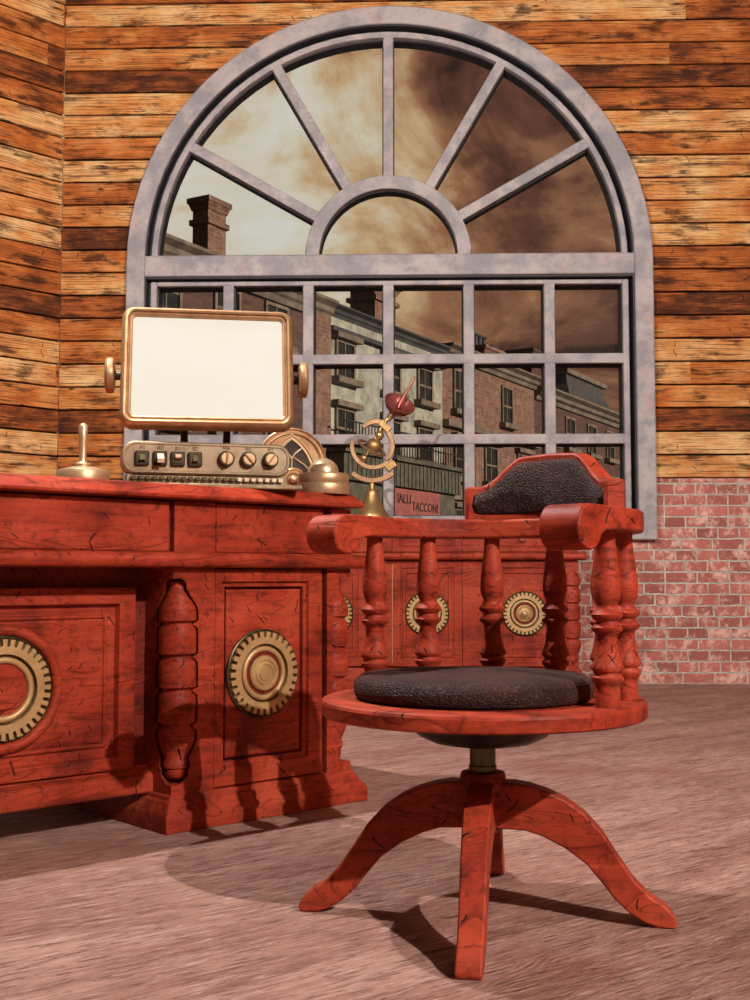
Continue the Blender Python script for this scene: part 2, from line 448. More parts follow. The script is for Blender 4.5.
WC = 2.577      # springing height of the arch
def make_wall(name, loc, rz, x0, x1, xc, ztop):
    root_bm = MB()
    rm = 1.57
    n = 0
    z = ZB
    def xr(zz): return rm if zz < WC else (math.sqrt(max(rm*rm-(zz-WC)**2, 0)))
    while z < ztop:
        za, zb = z+.0055, z+PITCH-.0055
        lean = random.uniform(-.0015, .0015)
        if za >= WC+rm:
            root_bm.box(x0, x1, lean, .03, za, zb)
        else:
            zs = [za+(zb-za)*i/8 for i in range(9)]
            root_bm.loft([[(x0, yy, za)]+[(xc-xr(q), yy, q) for q in zs]+[(x0, yy, zb)] for yy in (lean, .03)])
            root_bm.loft([[(x1, yy, za)]+[(xc+xr(q), yy, q) for q in zs]+[(x1, yy, zb)] for yy in (lean, .03)])
        z += PITCH; n += 1
    wall = root_bm.build(name, M['planks'], None, bevel=.003, smooth=0, seg=1)
    wall.location = loc; wall.rotation_euler = (0, 0, rz); tag(wall, kind='structure')
    c = MB()   # dark timber behind the boards, with the arched opening
    zs = [.0, .9, 1.239, WC]+[WC+rm*i/24 for i in range(1, 25)]
    for a, q in zip(zs, zs[1:]):
        if q <= .9: c.box(x0, x1, .031, .24, a, q)
        else:
            c.loft([[(x0, yy, a), (xc-xr(a), yy, a), (xc-xr(q), yy, q), (x0, yy, q)] for yy in (.031, .24)])
            c.loft([[(x1, yy, a), (xc+xr(a), yy, a), (xc+xr(q), yy, q), (x1, yy, q)] for yy in (.031, .24)])
    c.box(x0, x1, .031, .24, WC+rm, ztop)
    c.build('wall_core', M['core'], wall, smooth=0)
    k = MB()
    k.box(x0, x1, .004, .031, 0, .9)
    k.box(x0, xc-rm, .004, .031, .9, ZB-.002); k.box(xc+rm, x1, .004, .031, .9, ZB-.002)
    k.build('brick_dado', M['brick'], wall, smooth=0)
    return wall

def make_window(name, loc, rz, xc):
    w = empty(name, loc, rz); tag(w, kind='structure')
    N = 40
    def outline(r, zb): return [(xc-r, zb)] + [(p[0], p[1]) for p in arc(xc, WC, r, 180, 0, N)] + [(xc+r, zb)]
    f = MB()
    f.band(outline(1.62, .863), outline(1.506, .952), -.05, .09)          # outer band
    f.box(xc-1.62, xc+1.62, -.0499, .0901, .863, .952)
    f.build('outer_frame', M['frame'], w, bevel=.009)
    t = MB(); t.box(xc-1.507, xc+1.507, -.048, .09, 2.49, 2.621)
    t.build('transom', M['frame'], w, bevel=.008)
    g = MB()   # recessed step between band and glazing bead, its shade painted black
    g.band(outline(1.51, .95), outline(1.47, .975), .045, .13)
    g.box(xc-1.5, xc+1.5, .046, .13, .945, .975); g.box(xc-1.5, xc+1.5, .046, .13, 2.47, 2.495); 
    g.build('frame_rebate', M['frame_shade'], w)
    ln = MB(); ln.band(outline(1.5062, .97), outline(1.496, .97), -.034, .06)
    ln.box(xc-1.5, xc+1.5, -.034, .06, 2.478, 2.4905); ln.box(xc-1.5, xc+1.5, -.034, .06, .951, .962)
    ln.build('jamb_shade_strip', M['frame_shade'], w, smooth=0)  # black strips that paint shade onto the inner jambs
    # beads: light painted front half, rear half a little wider, its shade painted black
    F0, F1, G0, G1 = .0, .05, .0505, .14
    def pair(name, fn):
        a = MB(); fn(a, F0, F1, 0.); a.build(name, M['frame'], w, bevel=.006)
        c = MB(); fn(c, G0, G1, .0055); c.build('shaded_bar_rear', M['frame_shade'], w, smooth=0)
    hz, zt, zl = 2.618, 2.468, .952
    pair('arch_bead', lambda b, y0, y1, e: (b.band(arc(xc, WC, 1.476, 180, 0, N), arc(xc, WC, 1.438-e, 180, 0, N), y0, y1), b.box(xc-1.46, xc+1.46, y0+.001, y1-.001, 2.615, 2.636+e)))
    def case(b, y0, y1, e):
        b.box(xc-1.476, xc-1.438+e, y0, y1, zl, zt); b.box(xc+1.438-e, xc+1.476, y0, y1, zl, zt)
        b.box(xc-1.4381, xc+1.4381, y0+.0005, y1-.0005, zt-.028-e, zt); b.box(xc-1.4381, xc+1.4381, y0+.0005, y1-.0005, zl, zl+.06+e)
    pair('casement_bead', case)
    for k in range(5):
        x = xc+(k-2)*.4955
        pair('mullion', lambda b, y0, y1, e: b.box(x-.033-e, x+.033+e, y0+.003, y1-.003, zl+.05, zt-.02))
    for zc in (1.978, 1.482):
        pair('glazing_bar', lambda b, y0, y1, e: b.box(xc-1.45, xc+1.45, y0, y1-.002, zc-.031-e, zc+.031+e))
    pair('hub_ring', lambda b, y0, y1, e: b.band(arc(xc, hz, .515+e, 180, 0, 32), arc(xc, hz, .43-e, 180, 0, 32), y0-.002, y1-.001))
    for a in (30, 60, 90, 120, 150):
        ca, sa = math.cos(R(a)), math.sin(R(a))
        r1 = 1.455 - (hz-WC)*sa
        def spoke(b, y0, y1, e):
            q = .032+e
            b.prism([(xc+r*ca-q_*sa, hz+r*sa+q_*ca) for r, q_ in ((.50, -q), (r1, -q), (r1, q), (.50, q))], y0+.003, y1-.004)
        pair('spoke', spoke)
    gl = MB()
    gl.prism([(xc-1.45, 1.0), (xc+1.45, 1.0), (xc+1.45, WC)]+arc(xc, WC, 1.45, 1, 179, 40)+[(xc-1.45, WC)], .128, .132)
    gl.build('glass_panes', M['glass'], w, smooth=0)
    return w

WL = (1.948, 7.011, 0)
RB = R(-1.5)
make_wall('wall_back', WL, RB, -3.905, 3.2, -1.8665, 4.9)
make_window('window_1', WL, RB, -1.8665)
cx, cy = 1.948-3.905*math.cos(RB), 7.011-3.905*math.sin(RB)
RL = R(43.4)
make_wall('wall_left', (cx, cy, 0), RL, -4.09, 0, -2.045, 4.9)
make_window('window_2', (cx, cy, 0), RL, -2.045)

# ------------------------------------------------------------------ medallions (gear wheels)
def gear_outline(ro, ri, n, fr=.55):
    pts = []
    for i in range(n):
        a = 2*PI*i/n; p = 2*PI/n
        for f_, r in ((-.5*fr, ro), (0, ro), (.5*fr, ro), (.5*fr+.02, ri), (.5, ri), (1-.5*fr-.02, ri)):
            pts.append((r*math.cos(a+f_*p), r*math.sin(a+f_*p)))
    return pts
def medallion(parent, loc, style, R0=.118):
    k = R0/.118
    m = empty('gear_medallion', loc, 0, parent)
    d = MB(); d.lathe([(.0, 0), (.119*k, 0), (.119*k, -.006), (.116*k, -.008), (.112*k, -.005), (.0, -.005)], seg=64, axis='y'); d.build('back_disc', M['post'], m, smooth=30)
    g = MB(); go = gear_outline(.112*k, .0965*k, 36 if style == 'wood' else 30); n = len(go)
    gi = [(.079*k*x/math.hypot(x, z), .079*k*z/math.hypot(x, z)) for x, z in go]
    g.band(go, gi, -.016, -.004, closed=True); g.build('gear_ring', M['gold'], m, bevel=.0012, smooth=30)
    t = MB(); t.torus((0, -.008, 0), .0655*k, .0078*k, 56, 12, 'y'); t.build('inner_collar', M['gold'], m)
    c = MB(); c.lathe([(0, -.0045), (.060*k, -.0045), (.060*k, -.007), (0, -.007)], seg=48, axis='y'); c.build('recess_disc', M['woodd'] if style != 'wood' else M['wood'], m)
    if style == 'boss':
        q = MB(); q.lathe([(0, -.006), (.047*k, -.006), (.048*k, -.013), (.044*k, -.018), (.036*k, -.019), (.034*k, -.0165), (.031*k, -.0195), (.024*k, -.021), (.0225*k, -.0185), (.020*k, -.021), (.0, -.022)], seg=48, axis='y')
        q.build('boss', M['gold'], m, smooth=30)
    elif style == 'knob':
        q = MB(); q.lathe([(0, -.006), (.045*k, -.006), (.045*k, -.013), (.040*k, -.016), (.034*k, -.012), (.030*k, -.018), (.022*k, -.018), (.016*k, -.02), (.014*k, -.034), (.018*k, -.040), (.017*k, -.047), (.010*k, -.053), (0, -.055)], seg=40, axis='y')
        q.build('boss', M['gold'], m, smooth=30)
    else:
        q = MB(); q.lathe([(0, -.006), (.045*k, -.006), (.0455*k, -.012), (.043*k, -.015), (0, -.016)], seg=40, axis='y'); q.build('wooden_disc', M['wood'], m, smooth=30)
        w = MB(); w.torus((0, -.004, 0), .132*k, .0125*k, 64, 12, 'y'); w.build('wooden_ring', M['wood'], m)
    return m

BAL = [(.012,.629),(.021,.627),(.023,.610),(.026,.602),(.045,.566),(.049,.548),(.049,.528),(.038,.521),(.038,.517),(.0475,.508),(.049,.49),(.049,.443),(.038,.436),(.038,.431),(.0475,.422),(.049,.405),(.049,.357),(.038,.350),(.038,.345),(.0475,.336),(.049,.32),(.049,.267),(.038,.260),(.038,.255),(.0475,.246),(.048,.222),(.040,.198),(.031,.178),(.031,.171),(.034,.166),(.034,.152),(.029,.148),(.029,.132),(.022,.124),(.010,.120)]

def recessed_panel(b, x0, x1, z0, z1, y, steps):
    """sunk panel: a chain of rectangular rings (inset, y)"""
    prev = None
    ring = lambda i, yy: [(x0+i, yy, z0+i), (x1-i, yy, z0+i), (x1-i, yy, z1-i), (x0+i, yy, z1-i)]
    rs = [[b.v(p) for p in ring(i, yy)] for i, yy in steps]
    for a, c in zip(rs, rs[1:]):
        for i in range(4): b.face([a[i], a[(i+1)%4], c[(i+1)%4], c[i]])
    b.face(rs[-1])
PSTEPS = lambda y: [(0, y), (.003, y+.010), (.014, y+.010), (.0155, y+.032), (.0205, y+.032), (.022, y+.014), (.028, y+.011), (.034, y+.011)]
def panel_front(b, X0, X1, Z0, Z1, x0, x1, z0, z1, y, yb, steps=None):
    """a board X0..X1,Z0..Z1 with front y, back yb and a sunk field x0..x1,z0..z1"""
    steps = steps or PSTEPS(y)
    o = [b.v(p) for p in ((X0, y, Z0), (X1, y, Z0), (X1, y, Z1), (X0, y, Z1))]
    i_ = [b.v(p) for p in ((x0, y, z0), (x1, y, z0), (x1, y, z1), (x0, y, z1))]
    for k in range(4): b.face([o[k], o[(k+1)%4], i_[(k+1)%4], i_[k]])
    k_ = [b.v(p) for p in ((X0, yb, Z0), (X1, yb, Z0), (X1, yb, Z1), (X0, yb, Z1))]
    for k in range(4): b.face([o[k], o[(k+1)%4], k_[(k+1)%4], k_[k]])
    b.face(k_)
    recessed_panel(b, x0, x1, z0, z1, y, steps)

PL = [(0, 0), (.0, .036), (.004, .048), (.016, .058), (.020, .070), (.026, .074), (.030, .088)]   # plinth profile: inset, height
def ringbox(b, x0, x1, y0, y1, prof):
    b.loft([[(x0+i, y0+i, z), (x1-i, y0+i, z), (x1-i, y1-i, z), (x0+i, y1-i, z)] for i, z in prof])

DEP = .72
def pedestal(root, x0, x1, mirror):
    """one desk pedestal spanning plinth x0..x1; the wide stile is on the kneehole side"""
    m = (lambda x: x) if not mirror else (lambda x: x0+x1-x)
    def bx(b, a, c, *r, **k):
        a, c = sorted((m(a), m(c))); return b.box(a, c, *r, **k)
    p = MB(); ringbox(p, x0, x1, 0, DEP, PL); p.build('plinth', M['wood'], root, bevel=.003)
    c = MB(); bx(c, x0+.165, x1-.124, .077, DEP-.04, .088, .662); bx(c, x0+.05, x1-.1, .3, DEP-.04, .088, .662)
    c.build('carcass', M['wood'], root, smooth=0)
    a, q, cxp = x0+.036, x0+.1645, x0+.0685
    po = MB(); bx(po, a, q, .036, .36, .087, .663)
    post = po.build('corner_post', M['wood'], root, smooth=0)
    cxp = x0+.0765
    cu = MB(); prof = [(r+.006, z) for r, z in BAL]; prof[0] = (prof[0][0], .636); prof[-1] = (prof[-1][0], .112)
    sg = -1 if mirror else 1
    sil = [(-r, z) for r, z in prof] + [(r, z) for r, z in reversed(prof)]
    q2 = math.sqrt(.5)
    cu.loft([[(m(cxp)+sg*(u*q2+d_*q2), .0765-u*q2+d_*q2, z) for u, z in sil] for d_ in (-.12, .015)])
    cut(post, cu.build('cutter', M['wood'], root))
    bl = MB(); bl.lathe(BAL, (m(cxp), .0765, 0), 40); bl.build('corner_baluster', M['wood'], root, smooth=50)
    # outer corner: chamfered post with the baluster half sunk in the chamfer
    po = MB(); bx(po, x1-.125, x1-.036, .036, .36, .087, .112); bx(po, x1-.125, x1-.036, .036, .36, .636, .663)
    pts = [(m(x1-.125), .036), (m(x1-.080), .036), (m(x1-.036), .080), (m(x1-.036), .36), (m(x1-.125), .36)]
    po.loft([[(u, v, z) for u, v in pts] for z in (.112, .636)])
    po.build('corner_post', M['wood'], root, smooth=0)
    bl = MB(); bl.lathe(BAL, (m(x1-.0755), .0755, 0), 40); bl.build('corner_baluster', M['wood'], root, smooth=50)
    dr = MB(); x_a, x_b = sorted((m(x0+.166), m(x0+.532)))
    f0, f1 = sorted((m(x0+.188), m(x0+.484)))
    panel_front(dr, x_a, x_b, .092, .661, f0, f1, .140, .628, .036, .074)
    door = dr.build('door', M['wood'], root, bevel=.0015, smooth=0)
    medallion(door, ((f0+f1)/2-.009*(0 if mirror else 1), .036+.0105, .38), 'boss')

def halfround(b, x0, x1, yf, yb, z0, z1, n=10):
    r = (z1-z0)/2; zc = (z0+z1)/2
    prof = [(yb, z0)] + [(yf+r*.8-r*.8*math.cos(R(a)), zc+r*math.sin(R(a))) for a in [-90+180*i/n for i in range(n+1)]] + [(yb, z1)]
    b.loft([[(x0, y, z) for y, z in prof], [(x1, y, z) for y, z in prof]])

# ------------------------------------------------------------------ desk
desk = empty('writing_desk', (-.518, 2.925, 0), R(42.5))
tag(desk, 'large carved red wooden desk with round gear medallions, standing left of the swivel chair', 'desk')
X0, X1 = -1.407, .675
pedestal(desk, 0, X1, False)
pedestal(desk, X0, X0+X1, True)
b = MB(); halfround(b, X0, X1, .0, DEP, .664, .704); b.build('rail_moulding', M['wood'], desk, bevel=.003)
b = MB()
prof = [(.020, .838), (-.002, .841), (-.004, .849), (.0, .854), (.008, .865), (.016, .873), (.020, .878)]
b.loft([[(X0+.02+i, i, z), (X1-.02-i, i, z), (X1-.02-i, DEP-i, z), (X0+.02+i, DEP-i, z)] for i, z in prof])
b.build('desktop', M['wood'], desk, bevel=.002)
b = MB(); b.box(X0+.05, X1-.05, .055, DEP-.04, .702, .835); b.build('apron_frame', M['woodd'], desk, smooth=0)
for xa, xb in ((X0+.036, X0+.11), (X1-.11, X1-.036), (.036, .164), (-.732-.164, -.732-.036)):
    b = MB(); b.box(xa, xb, .034, .1, .703, .836); b.build('apron_block', M['wood'], desk, bevel=.002, smooth=0)
for xa, xb in ((.165, .532), (-.732-.532, -.732-.165), (-.752, .02)):
    b = MB(); b.box(xa, xb, .033, .07, .705, .834); b.build('drawer_front', M['wood'], desk, bevel=.003, smooth=0)
# modesty panel hanging between the pedestals
b = MB(); b.box(-.80, .05, .17, .2, .085, .664); b.build('modesty_back', M['woodd'], desk, smooth=0)
b = MB()
b.loft([[(x, y, z) for y, z in ((.19, .085), (.125, .085), (.122, .09), (.122, .128), (.128, .134), (.15, .142), (.15, .152), (.19, .152))] for x in (-.77, .038)])
b.build('modesty_bottom_rail', M['wood'], desk, bevel=.002, smooth=0)
b = MB()
panel_front(b, -.72, -.012, .152, .613, -.674, -.058, .182, .572, .138, .17, [(0, .138), (.005, .156), (.026, .156), (.030, .150), (.036, .150), (.038, .156), (.043, .152), (.05, .152)])
mp = b.build('modesty_panel', M['wood'], desk, bevel=.0015, smooth=0)
medallion(mp, (-.366, .152, .372), 'wood', .126)

# ------------------------------------------------------------------ back cabinet
cab = empty('sideboard_cabinet', (.275, 6.25, 0), RB)
tag(cab, 'long red wooden cabinet with gear medallions on its doors, standing under the arched window', 'cabinet')
HW = .815
b = MB(); ringbox(b, -HW-.035, HW+.035, -.035, .70, [(0, 0), (0, .10), (.01, .11), (.014, .125), (.022, .132), (.03, .155)]); b.build('plinth', M['wood'], cab, bevel=.003)
b = MB(); b.box(-HW+.12, HW-.12, .02, .66, .155, .735); b.box(-HW+.03, HW-.03, .15, .66, .155, .92); b.build('carcass', M['wood'], cab, smooth=0)
b = MB(); halfround(b, -HW-.04, HW+.04, -.04, .68, .732, .772); b.build('rail_moulding', M['wood'], cab, bevel=.003)
b = MB(); prof = [(.0, .905), (-.02, .912), (-.02, .922), (.0, .938), (.004, .946)]
b.loft([[(-HW-.02+i, -.035+i, z), (HW+.02-i, -.035+i, z), (HW+.02-i, .69-i, z), (-HW-.02+i, .69-i, z)] for i, z in prof]); b.build('cabinet_top', M['wood'], cab, bevel=.002)
BC = [(r, .155+(z-.118)*1.08) for r, z in BAL]
for sx in (-1, 1):
    po = MB(); a, q = sorted((sx*(HW-.002), sx*(HW-.115))); po.box(a, q, 0, .3, .155, .733); post = po.build('corner_post', M['wood'], cab, smooth=0)
    cu = MB(); cu.lathe([(r+.0065, z) for r, z in BC], (sx*(HW-.034), .034, 0), 32); cut(post, cu.build('cutter', M['wood'], cab))
    bl = MB(); bl.lathe(BC, (sx*(HW-.034), .034, 0), 32); bl.build('corner_baluster', M['wood'], cab, smooth=50)
    po = MB(); po.box(a, q, 0, .3, .772, .906); po.build('corner_block', M['wood'], cab, smooth=0, bevel=.002)
xs = [-.51, 0.005, .525]
for i, x in enumerate(xs):
    b = MB(); panel_front(b, x-.187, x+.187, .163, .728, x-.145, x+.145, .20, .69, 0, .02, [(0, 0), (.003, .008), (.012, .008), (.014, .0), (.03, 0), (.033, .006), (.04, .006)])
    dr = b.build('door', M['wood'], cab, bevel=.0012, smooth=0)
    medallion(dr, (x, .004, .445), 'knob')
    b = MB(); panel_front(b, x-.187, x+.187, .776, .903, x-.15, x+.15, .795, .885, 0, .02, [(0, 0), (.003, .006), (.010, .006), (.012, .0), (.02, 0), (.022, .004), (.03, .004)])
    df = b.build('drawer_front', M['wood'], cab, bevel=.0012, smooth=0)
    k = MB(); k.lathe([(0, 0), (.006, 0), (.006, -.015), (.013, -.02), (.015, -.028), (.010, -.036), (0, -.038)], (x-.012, .004, .846), 20, 'y'); k.build('knob', M['pale_brass'], df)
for xa, xb in ((-.322, -.184), (.194, .336)):
    for za, zb in ((.163, .728), (.776, .903)):
        b = MB(); b.box(xa, xb, .0005, .02, za, zb); b.build('stile', M['wood'], cab, bevel=.0015, smooth=0)
b = MB(); b.box(-.1835, -.1805, -.003, .004, .18, .71); b.build('brass_strip', M['pale_brass'], cab, smooth=0)

# ------------------------------------------------------------------ swivel chair
CC = Vector((.205, 2.235, 0))
ch = empty('swivel_chair', CC, R(-40))
tag(ch, 'round red wooden swivel armchair with turned spindles, four curved legs and dark leather cushion', 'chair')
b = MB(); prof = [(0, .381), (.304, .380), (.3075, .383), (.308, .404), (.3055, .409), (.301, .411), (0, .411)]
b.lathe(prof, seg=96); b.build('seat', M['wood'], ch, smooth=22)
b = MB()
rg = []
for r, z in [(.18, .411), (.218, .412), (.226, .418), (.228, .432), (.225, .445), (.214, .454), (.15, .459), (.07, .461), (0.0, .462)]:
    rg.append((r, z))
b.lathe(rg, (-.010, -.016, 0), 72); b.build('seat_cushion', M['leather'], ch, smooth=70)
b = MB(); b.lathe([(0, .321), (.06, .322), (.095, .328), (.122, .340), (.142, .358), (.152, .381), (0, .382)], seg=48); b.build('swivel_dish', M['darkmetal'], ch)
b = MB(); b.lathe([(0, .25), (.0265, .25), (.0265, .283), (.0245, .285), (.0245, .338), (0, .338)], seg=32); b.build('column', M['post'], ch)
b = MB(); b.lathe([(0, .158), (.030, .160), (.036, .172), (.042, .178), (.0435, .262), (.041, .271), (.030, .274), (0, .274)], seg=40); b.build('hub', M['woodr'], ch)
top = [(.020,.254),(.06,.255),(.09,.250),(.12,.241),(.154,.226),(.188,.203),(.221,.168),(.248,.127),(.276,.086),(.305,.056),(.332,.040),(.348,.024),(.354,.010),(.350,.0)]
bot = [(.318,.0),(.297,.008),(.269,.024),(.242,.049),(.22,.077),(.192,.110),(.153,.138),(.113,.158),(.079,.168),(.020,.170)]
for k in range(4):
    b = MB()
    pr = top+bot
    def wd(x): return .0255 if x < .12 else .0255-.0035*min((x-.12)/.2, 1)
    b.loft([[(x, sgn*wd(x), z) for x, z in pr] for sgn in (-1, 1)])
    o = b.build('leg', M['wood'], ch, bevel=.0035, smooth=35)
    o.rotation_euler = (0, 0, R(30.7+90*k))
SP = [(.0225,.405),(.0225,.432),(.021,.446),(.0225,.452),(.028,.458),(.0285,.464),(.0235,.4685),(.0235,.472),(.0285,.476),(.029,.482),(.0255,.489),(.022,.50),(.019,.52),(.0175,.534),(.020,.540),(.0275,.546),(.028,.551),(.021,.557),(.0195,.562),(.0275,.569),(.0285,.574),(.023,.580),(.0185,.586),(.019,.592),(.0235,.602),(.0255,.614),(.0255,.626),(.0235,.645),(.020,.672),(.0168,.70),(.016,.735)]
for k in range(7):
    a = R(30*k); rr = .268
    b = MB(); b.lathe(SP, (0, 0, 0), 28)
    o = b.build('spindle', M['woodr'], ch, smooth=50)
    o.location = (rr*math.cos(a), rr*math.sin(a), 0); o.rotation_euler = (0, 0, R(40*k))
# arm rail: horseshoe with two scrolled ends
b = MB(); RC = .270; hw = .035
sec = [(-hw, .722), (hw, .722), (hw+.001, .743), (hw, .763), (-hw, .763), (-hw-.001, .743)]
N = 64
b.loft([[((RC+u)*math.cos(PI*i/N), (RC+u)*math.sin(PI*i/N), z) for u, z in sec] for i in range(N+1)])
b.build('arm_rail', M['wood'], ch, bevel=.006, smooth=35, seg=3)
for sx in (-1, 1):
    b = MB(); rc = .0395; cu_, cz = .126, .7245
    pr = [(-.002, .763), (cu_*.6, .7635)] + [(cu_+rc*math.sin(R(t)), cz+rc*math.cos(R(t))) for t in range(0, 236, 9)] + [(.084, .714), (.072, .720), (.05, .722), (-.002, .722)]
    w = .0395
    b.loft([[(sx*RC+q*w, -u, z) for u, z in pr] for q in (-1, 1)])
    b.build('arm_scroll', M['wood'], ch, bevel=.004, smooth=35)
# curved back board and its leather pad
def topz(x):
    t = min(max((.160-abs(x))/.095, 0), 1); t = t*t*(3-2*t)
    return .833+.063*t+.004*max(0, 1-abs(x)/.075)
b = MB(); N = 48; A0 = 48
grid = []
for i in range(N+1):
    a = R(A0+(180-2*A0)*i/N)
    zt = topz(.27*math.cos(a))
    grid.append([(r*math.cos(a), r*math.sin(a), z) for r, z in ((.250, .760), (.250, zt), (.2905, zt), (.2905, .760))])
b.loft(grid); b.build('back_board', M['wood'], ch, bevel=.005, smooth=35)
b = MB(); rows = []
A1 = 51
for i in range(N+1):
    a = R(A1+(180-2*A1)*i/N); x = .27*math.cos(a)
    zt = topz(x)-.012; zb = .773
    if abs(i-N/2) > N/2-2: zt -= .004*(abs(i-N/2)-N/2+2); zb += .004*(abs(i-N/2)-N/2+2)
    e = .0 if i in (0, N) else .009
    rows.append([(.2515, zb), (.2515-e*.7, zb+.004), (.2515-e-.001, zb+.014), (.2515-e-.003, (zb+zt)/2), (.2515-e-.001, zt-.014), (.2515-e*.7, zt-.004), (.2515, zt)])
    rows[-1] = [(r*math.cos(a), r*math.sin(a), z) for r, z in rows[-1]]
b.loft(rows, cap=False); b.build('back_pad', M['leather'], ch, smooth=60)

# ------------------------------------------------------------------ things on the desk
TOP = .878
def at(s, t, z=TOP):
    a = R(42.5)
    return (-.518+s*math.cos(a)-t*math.sin(a), 2.925+s*math.sin(a)+t*math.cos(a), z)
bell = empty('brass_bell', at(.566, .074)); tag(bell, 'squat two-tier brass bell with a domed top on the right end of the desk', 'bell')
b = MB(); b.lathe([(0, 0), (.075, 0), (.077, .004), (.077, .028), (.075, .032), (.073, .033), (0, .033)], seg=48); b.build('base_tier', M['pale_brass'], bell)
b = MB(); b.lathe([(0, .033), (.0725, .033), (.0745, .036), (.0745, .056), (.071, .061), (.05, .064), (.044, .065), (0, .065)], seg=48); b.build('upper_tier', M['pale_brass'], bell)
b = MB(); b.lathe([(.0455*math.cos(R(t)), .064+.043*math.sin(R(t))) for t in range(0, 91, 9)], seg=40); b.build('dome', M['pale_brass'], bell)

st = empty('brass_stamp_handle', at(-.11, .25)); tag(st, 'pale brass disc with a slim upright handle on the left part of the desktop', 'desk ornament')
b = MB(); b.lathe([(0, 0), (.066, 0), (.068, .004), (.068, .036), (.064, .042), (.05, .045), (.03, .05), (0, .052)], seg=48); b.build('disc_base', M['pale_brass'], st)
b = MB(); b.lathe([(0, .05), (.021, .05), (.021, .058), (.012, .064), (.0095, .075), (.0115, .12), (.0125, .156), (.011, .160), (.006, .165), (0, .167)], seg=24); b.build('handle', M['pale_brass'], st)

YAW = R(15.5)
# console centre: between (-.669,3.05) and (-.232,3.17)
con = empty('control_console', (-.4505, 3.112, TOP), YAW); tag(con, 'tarnished metal control console with four toggle switches and three round dials on the desk', 'control panel')
def rrect(x0, x1, z0, z1, r, n=6):
    pts = []
    for cx_, cz_, a0 in ((x1-r, z0+r, -90), (x1-r, z1-r, 0), (x0+r, z1-r, 90), (x0+r, z0+r, 180)):
        pts += [(cx_+r*math.cos(R(a0+90*i/n)), cz_+r*math.sin(R(a0+90*i/n))) for i in range(n+1)]
    return pts
hwid = .226
b = MB()
b.loft([[(x, y, z) for x, z in rrect(-hwid+i, hwid-i, .036+i, .124-i, .034-i*.6)] for y, i in ((.09, 0), (.006, 0), (.0, .004), (.0, .008), (.003, .010))])
panel = b.build('face_panel', M['console'], con, smooth=30)
b = MB(); b.box(-hwid-.004, hwid+.03, -.02, .095, 0, .012); b.box(-hwid+.012, hwid-.012, .012, .09, .011, .038); b.build('base_plate', M['console'], con, bevel=.003, smooth=0)
for i in range(22):
    x = -hwid+.024+i*.0188
    b = MB(); b.box(x, x+.013, -.004, .02, .020, .030); b.build('key', M['cream_key'] if i > 14 else M['post'], con, bevel=.0015, smooth=0)
for i, (lx, tx, up) in enumerate(((-.174, 'A1', 0), (-.127, 'A2', 1), (-.080, 'B1', 2), (-.034, 'B2', 0))):
    sw = empty('toggle_switch', (lx, 0.003, .079), 0, panel)
    b = MB(); b.loft([[(x, y, z) for x, z in rrect(-.0185, .0185, -.021, .018, .004, 3)] for y in (.0, -.010)]); b.build('housing', M['darkmetal'], sw, bevel=.002, smooth=0)
    b = MB(); b.band(rrect(-.0135, .0135, -.012, .014, .003, 3), rrect(-.0095, .0095, -.009, .011, .002, 3), -.013, -.009, True); b.build('bezel', M['post'], sw, smooth=0)
    b = MB()
    if up == 1: b.loft([[(-.008, -.011, .012), (.008, -.011, .012), (.008, -.011, -.004), (-.008, -.011, -.004)], [(-.009, -.034, -.004), (.009, -.034, -.004), (.009, -.031, -.016), (-.009, -.031, -.016)]])
    elif up == 2: b.loft([[(-.008, -.009, .010), (.008, -.009, .010), (.008, -.009, -.004), (-.008, -.009, -.004)], [(-.008, -.024, .008), (.008, -.024, .008), (.008, -.024, .0), (-.008, -.024, .0)]])
    else: b.loft([[(-.008, -.009, .009), (.008, -.009, .009), (.008, -.009, -.009), (-.008, -.009, -.009)], [(-.008, -.013, .009), (.008, -.013, .009), (.008, -.022, -.008), (-.008, -.022, -.008)]])
    b.build('lever', M['cream_key'] if up else M['post'], sw, bevel=.001, smooth=0)
    text('lettering', tx, .014, M['inkred'], panel, (lx, .0025, .1015), ext=.0006)
for lx, tx, an in ((.050, 'PWR', -5), (.110, 'FRQ', 42), (.171, 'INT', -35)):
    kn = empty('dial_knob', (lx, .003, .081), 0, panel)
    b = MB(); b.lathe([(0, 0), (.022, 0), (.0225, -.003), (.020, -.016), (.0185, -.019), (.0, -.019)], seg=36, axis='y'); b.build('dial', M['post'], kn, smooth=30)
    b = MB(); b.lathe([(0, -.019), (.0155, -.019), (.015, -.022), (0, -.0222)], seg=36, axis='y'); b.build('cap', M['pale_brass'], kn, smooth=30)
    b = MB(); b.box(-.0025, .0025, -.0265, -.021, -.0175, .0175); o = b.build('pointer', M['bronze'], kn, bevel=.001, smooth=0); o.rotation_euler = (0, R(-an), 0)
    text('lettering', tx, .010, M['inkred'], panel, (lx, .0025, .1065), ext=.0006)

# monitor on two posts
mon = empty('tilting_monitor', (-.479, 3.262, TOP), R(9)); tag(mon, 'bronze framed monitor with a blank glowing cream screen, mounted above the console', 'monitor')
TL = R(13)     # leaning back
hd = empty('screen_head', (.003, -.118, .335), 0, mon); hd.rotation_euler = (-TL, 0, 0)
def lo(b, rects):
    b.loft([[(x, y, z) for x, z in rrect(-w_, w_, -h_, h_, max(r_, .002), 6)] for y, w_, h_, r_ in rects], cap=False)
W_, H_ = .232, .173
b = MB(); lo(b, [(.045, W_-.03, H_-.03, .02), (.035, W_, H_, .032), (.004, W_+.002, H_+.002, .034), (-.008, W_-.003, H_-.003, .03), (-.012, W_-.009, H_-.009, .026), (-.010, W_-.014, H_-.014, .022), (-.003, W_-.016, H_-.016, .02), (-.003, W_-.019, H_-.019, .018), (-.007, W_-.022, H_-.022, .016), (-.005, W_-.026, H_-.026, .012), (.008, W_-.029, H_-.029, .01)])
